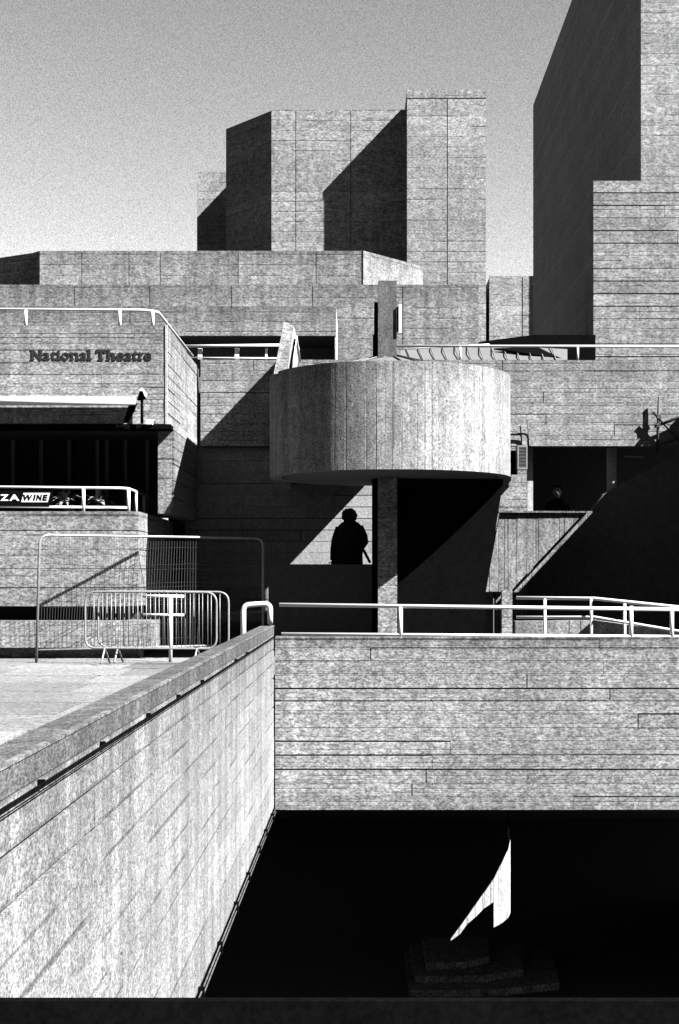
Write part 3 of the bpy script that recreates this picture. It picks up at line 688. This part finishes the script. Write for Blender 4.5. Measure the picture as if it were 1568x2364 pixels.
# ================================================================ TOWERS
YD = 42.0
tD = thing('fly_tower', 'broad concrete tower with a dark slanting left side and a diagonal shadow on its face', 'tower', (-1, 44, 3))
dl, dr_ = XP(627, YD), XP(990, YD); zD = ZP(253, YD); sl_x, sl_y = XP(522, 43.8), 43.8
foot('tower_core', [(dl, YD+.06), (dr_, YD+.06), (dr_, 52), (sl_x, 52), (sl_x, sl_y)], 3, zD-.01, 'tower', tD)
panels(tD, (dl, YD+.06), (dr_, YD+.06), 3, zD, [XP(683, YD)-dl, XP(810, YD)-dl], 'tower', gap=.022)
tL = thing('low_tower', 'lower block showing left of the broad tower, half in shadow', 'tower', (-5, 49, 3))
YL2 = 48.6; l0 = XP(455, YL2)
box('tower_core', l0, -2, YL2+.06, 54, 3, ZP(397, YL2)-.01, 'tower', tL)
panels(tL, (l0, YL2+.06), (-2, YL2+.06), 3, ZP(396, YL2), [], 'tower')
YE2 = 40.64
tE = thing('slim_tower', 'slim sunlit concrete tower right of the broad tower', 'tower', (2.4, 42, 3))
e0, e1 = XP(940, YE2), XP(1122, YE2); zE = ZP(207, YE2)
box('tower_core', e0+.01, e1-.01, YE2+.06, 43.5, 3, zE-.01, 'tower', tE)
panels(tE, (e0, YE2+.06), (e1, YE2+.06), 3, zE, [XP(1033, YE2)-e0], 'tower', gap=.025, hz=[ZP(660, YE2), ZP(540, YE2), ZP(358, YE2)])
box('cap_band', e0-.01, e1+.01, YE2-.015, 43.5, zE-.24, zE+.01, 'terr', tE)
tF = thing('low_block', 'low concrete block between the slim tower and the tall dark tower', 'building', (4.3, 41, 3))
YF2 = 40.85; f0, f1 = XP(1130, YF2), XP(1231, YF2)
box('block_core', f0+.01, f1-.01, YF2+.06, 43, 3, ZP(638, YF2)-.01, 'tower', tF)
panels(tF, (f0, YF2+.06), (f1, YF2+.06), 3, ZP(637, YF2), [XP(1206, YF2)-f0], 'tower', gap=.03)
box('recess', f0-.4, f0+.0, YF2+1.2, 43, 3, ZP(638, YF2)-.02, 'soffit', tF)
YG = 41.5
tG = thing('tall_tower', 'tallest tower at the right, its long left side black in shadow', 'tower', (11, 50, 3))
gx = XP(1480, YG); yfar = gx*F/(1231-CX); zG = ZP(243, yfar)
foot('tower_core', [(gx, YG+.06), (gx+9, YG+.06), (gx+9, yfar), (gx, yfar)], 3, zG, 'tower', tG)
panels(tG, (gx, YG+.06), (gx+9, YG+.06), 3, zG, [3.2, 6.1], 'tower', gap=.03, hz=[zG-9.0, zG-7.4, zG-5.8])
YHh = 39.9
tH = thing('square_tower', 'lower square tower with strong horizontal board marks at the right edge', 'tower', (9, 40.3, 3))
hx = XP(1370, YHh); zH = ZP(415, YHh)
box('tower_core', hx+.01, hx+9, YHh+.06 ,41.4, 3, zH-.01, 'gap', tH)
boards(tH, (hx, YHh+.06), (hx+9, YHh+.06), 3, zH, .36, 'right', depth=.06, mean=6, heavy=.6, gapw=.03, proud=.015)
box('side_wall', hx, hx+.3, YHh+.07, 41.4, 3, zH-.005, 'right', tH)

# ================================================================ PEOPLE
def skin_body(name, pts, edges, mat, parent, sub=2):
    me = bpy.data.meshes.new(name); me.from_pydata([p[0] for p in pts], edges, [])
    o = bpy.data.objects.new(name, me); COL.objects.link(o)
    md_ = o.modifiers.new('skin', 'SKIN'); me.skin_vertices[0].data[0].use_root = True
    for i, p in enumerate(pts): me.skin_vertices[0].data[i].radius = (p[1], p[2] if len(p) > 2 else p[1])
    sb = o.modifiers.new('sub', 'SUBSURF'); sb.levels = sub; sb.render_levels = sub
    dg = bpy.context.evaluated_depsgraph_get(); dg.update(); m2 = bpy.data.meshes.new_from_object(o.evaluated_get(dg))
    bpy.data.objects.remove(o); m2.materials.clear(); m2.materials.append(M[mat])
    for p in m2.polygons: p.use_smooth = True
    m2.name = name
    return link(bpy.data.objects.new(name, m2), parent)
def loft(name, secs, mat, parent, n=20, wob=0.0, seed=1):
    rn = random.Random(seed); vs = []; fs = []; ph = [rn.uniform(0, 6) for _ in range(4)]
    for (cx_, cy_, z, rx_, ry_) in secs:
        for k in range(n):
            a = 2*math.pi*k/n; q = 1+wob*(math.sin(3*a+ph[0]+z*2)+.6*math.sin(7*a+ph[1]+z*5))
            vs.append((cx_+rx_*math.cos(a)*q, cy_+ry_*math.sin(a)*q, z))
    for i in range(len(secs)-1):
        for k in range(n): fs.append((i*n+k, i*n+(k+1) % n, (i+1)*n+(k+1) % n, (i+1)*n+k))
    fs += [tuple(range(n)), tuple(range((len(secs)-1)*n, len(secs)*n))]
    return mesh(name, vs, fs, mat, parent, True)
def head_parts(pe, hx_, hy, hz, s, hairfluff, facing):
    """hz = centre of the head; facing = unit vector in plan"""
    f = Vector(facing).normalized(); sd = Vector((-f.y, f.x, 0)); c = Vector((hx_, hy, hz))
    bm = bmesh.new(); bmesh.ops.create_uvsphere(bm, u_segments=20, v_segments=14, radius=1)
    for v in bm.verts:
        x, y, z = v.co; wz = 1-.28*max(0, -z)**1.5
        p = c+sd*(x*.075*wz*s)+f*(y*.092*wz*s)+Vector((0, 0, z*.115*s))
        # nose, brow and eye sockets
        d = math.exp(-((x/.16)**2+((z+.15)/.22)**2)) if y > 0 else 0; p += f*d*.022*s
        for e in (-.38, .38):
            d = math.exp(-(((x-e)/.16)**2+((z-.05)/.12)**2)) if y > 0 else 0; p -= f*d*.010*s
        d = math.exp(-((x/.3)**2+((z+.55)/.07)**2)) if y > 0 else 0; p -= f*d*.006*s
        v.co = p
    me = bpy.data.meshes.new('head'); bm.to_mesh(me); bm.free(); me.materials.append(M['skin'])
    for p in me.polygons: p.use_smooth = True
    hd = link(bpy.data.objects.new('head', me), pe)
    for e in (-1, 1):
        pc_ = c+sd*(.076*s*e)+Vector((0, 0, -.005)); tube('ear', [pc_+Vector((0, 0, .03*s)), pc_+Vector((0, 0, 0))+sd*.008*e, pc_+Vector((0, 0, -.03*s))], [.008*s, .014*s, .006*s], 'skin', hd, 6)
        pe_ = c+sd*(.028*s*e)+f*(.083*s)+Vector((0, 0, .006*s)); tube('eye', [pe_-sd*.008, pe_+sd*.008], .006*s, 'hair', hd, 6)
    rn = random.Random(4); bm = bmesh.new(); bmesh.ops.create_icosphere(bm, subdivisions=4, radius=1)
    for v in bm.verts:
        x, y, z = v.co; k = 1
        lump = .06*math.sin(9*x+3)*math.sin(8*z+1)+.05*math.sin(17*x)*math.sin(15*y+2)+.04*math.sin(23*z)+rn.uniform(-.02, .02)
        k += lump*hairfluff[2]
        yy_ = y
        back = -.02*s
        if y > .35 and z < .45 and hairfluff[2] < 1: k *= .62                      # leave the face open
        if z < -.35 and hairfluff[2] < 1: k *= .8
        v.co = c+sd*(x*hairfluff[0]*k)+f*(yy_*.105*s*k*hairfluff[3]+back)+Vector((0, 0, z*hairfluff[1]*k+.025*s))
    me = bpy.data.meshes.new('hair'); bm.to_mesh(me); bm.free(); me.materials.append(M['hair']); link(bpy.data.objects.new('hair', me), pe)
def hand(pe, wrist, dirv, s, mat='skin', grip=True):
    d = Vector(dirv).normalized(); up = Vector((0, -1, 0)); sd = d.cross(up).normalized()
    pm = wrist+d*.045*s
    tube('palm', [wrist-d*.01, wrist+d*.03*s, wrist+d*.08*s], [.024*s, .036*s, .034*s], mat, pe, 8)
    for i, L in enumerate((.062, .072, .068, .052)):
        b = wrist+d*.078*s+sd*((i-1.5)*.019*s); k1 = b+d*L*.5*s+up*.008; k2 = k1+(d*.4+up*.8).normalized()*L*.4*s; k3 = k2+(up*.6-d*.6).normalized()*L*.3*s
        tube('finger', [b, k1, k2, k3], [.0095*s, .009*s, .0085*s, .007*s], mat, pe, 6)
    b = wrist+d*.03*s+sd*.034*s; tube('thumb', [b, b+(sd+d*.5).normalized()*.035*s, b+(sd*.6+d+up*.4).normalized()*.062*s], [.011*s, .011*s, .008*s], mat, pe, 6)
YQ = 23.8
def Q(px, py, dy=0): return P(px, py, YQ)+Vector((0, dy, 0))
pe = thing('person', 'silhouetted person with full curly hair and dark coat against the sunlit triangle', 'person', (XP(805, YQ), YQ, wfz))
u = F/YQ
hx0 = XP(807, YQ)
# body: one skinned surface (legs, trunk, neck, arms)
z = lambda py: ZP(py, YQ)
hip = Vector((XP(803, YQ), YQ, wfz+.88)); chest = Vector((XP(805, YQ), YQ, wfz+1.3)); neck = Vector((XP(807, YQ), YQ, wfz+1.47))
B_ = [(hip, .12, .1), (Vector((hip.x, YQ, wfz+1.08)), .11, .09), (chest, .15, .1), (neck, .05), (neck+Vector((0, 0, .07)), .045),
      (hip+Vector((-.09, 0, -.06)), .085), (Vector((hip.x-.1, YQ, wfz+.48)), .06), (Vector((hip.x-.11, YQ+.03, wfz+.1)), .04), (Vector((hip.x-.12, YQ-.1, wfz+.04)), .035),
      (hip+Vector((.09, 0, -.06)), .085), (Vector((hip.x+.09, YQ-.03, wfz+.48)), .06), (Vector((hip.x+.1, YQ-.02, wfz+.1)), .04), (Vector((hip.x+.12, YQ-.14, wfz+.04)), .035),
      (chest+Vector((-.17, 0, .06)), .055), (Q(776, 1262), .045), (Q(772, 1290, -.05), .034),
      (chest+Vector((.17, 0, .06)), .055), (Q(841, 1250), .045), (Q(836, 1262, -.12), .034)]
E_ = [(0, 1), (1, 2), (2, 3), (3, 4), (0, 5), (5, 6), (6, 7), (7, 8), (0, 9), (9, 10), (10, 11), (11, 12), (2, 13), (13, 14), (14, 15), (2, 16), (16, 17), (17, 18)]
skin_body('body', B_, E_, 'cloth', pe)
X = lambda p: XP(p, YQ)
def sec(pl_, pr, py, ry): return ((X(pl_)+X(pr))/2, YQ, z(py), (X(pr)-X(pl_))/2, ry)
loft('coat', [sec(765, 839, 1345, .2), sec(764, 838, 1320, .2), sec(766, 838, 1300, .19), sec(768, 837, 1285, .18), sec(771, 838, 1265, .16), sec(774, 840, 1245, .15), sec(776, 841, 1228, .14), sec(780, 836, 1215, .13), sec(788, 828, 1207, .1), sec(798, 818, 1201, .06)], 'cloth', pe, 24, .018, 2)
tube('coat_sleeve', [Q(783, 1218), Q(774, 1245, -.02), Q(770, 1270, -.04), Q(769, 1293, -.06)], [.06, .062, .055, .05], 'cloth', pe, 12)
tube('coat_sleeve', [Q(831, 1216), Q(841, 1238, -.02), Q(844, 1252, -.05), Q(837, 1262, -.13)], [.06, .06, .052, .048], 'cloth', pe, 12)
hand(pe, Q(837, 1263, -.14), (-.3, -.3, -.9), .9, 'cloth'); hand(pe, Q(769, 1294, -.06), (0, 0, -1), .9, 'cloth')
head_parts(pe, XP(808, YQ), YQ, z(1194), .95, (.132, .125, 1.0, 1.25), (.35, 1, 0))
st_ = tube('walking_stick', [Q(835, 1262, -.16), Q(842, 1275, -.16), Q(855, 1300, -.16)], [.016, .024, .022], 'black'); tag(st_, 'short dark folded umbrella held at the side of the silhouetted person', 'umbrella'); st_.name = 'folded_umbrella'
# second figure deep in the bay
YQ = 26.6; fz = -.2; hz2 = ZP(1136, YQ); hx2 = XP(1287, YQ)
# standing on the bay floor
pe2 = thing('person', 'person in dark clothes whose pale face shows in the black bay behind the balcony panel', 'person', (hx2, YQ, fz))
hip = Vector((hx2+.02, YQ, fz+.88*1.04)); sc_ = (hz2+.11-fz)/1.72
def q(dx, dy, zz_): return Vector((hx2+dx, YQ+dy, fz+zz_*sc_))
B_ = [(q(0, 0, .92), .13, .11), (q(0, 0, 1.12), .12, .1), (q(0, 0, 1.34), .16, .11), (q(0, 0, 1.48), .055), (q(0, 0, 1.55), .05),
      (q(-.1, 0, .85), .085), (q(-.11, -.02, .48), .06), (q(-.11, .03, .09), .042), (q(-.12, -.12, .04), .036),
      (q(.1, 0, .85), .085), (q(.1, 0, .48), .06), (q(.11, .02, .09), .042), (q(.13, -.13, .04), .036),
      (q(-.19, 0, 1.4), .055), (q(-.24, .02, 1.12), .045), (q(-.2, -.12, .92), .034),
      (q(.19, 0, 1.4), .055), (q(.25, .0, 1.14), .045), (q(.2, -.2, 1.15), .034)]
skin_body('body', B_, E_, 'cloth', pe2)
loft('jacket', [(hx2, YQ, fz+zz_*sc_, a, b) for zz_, a, b in ((.82, .2, .14), (.95, .19, .14), (1.12, .18, .135), (1.3, .2, .14), (1.42, .19, .13), (1.5, .1, .09))], 'cloth', pe2, 20, .015, 5)
hand(pe2, q(.2, -.21, 1.15), (-.3, -.9, .1), .95); hand(pe2, q(-.2, -.12, .91), (0, -.3, -1), .95)
head_parts(pe2, hx2, YQ, hz2, 1.0, (.088, .105, .5, .9), (-.3, -1, 0))
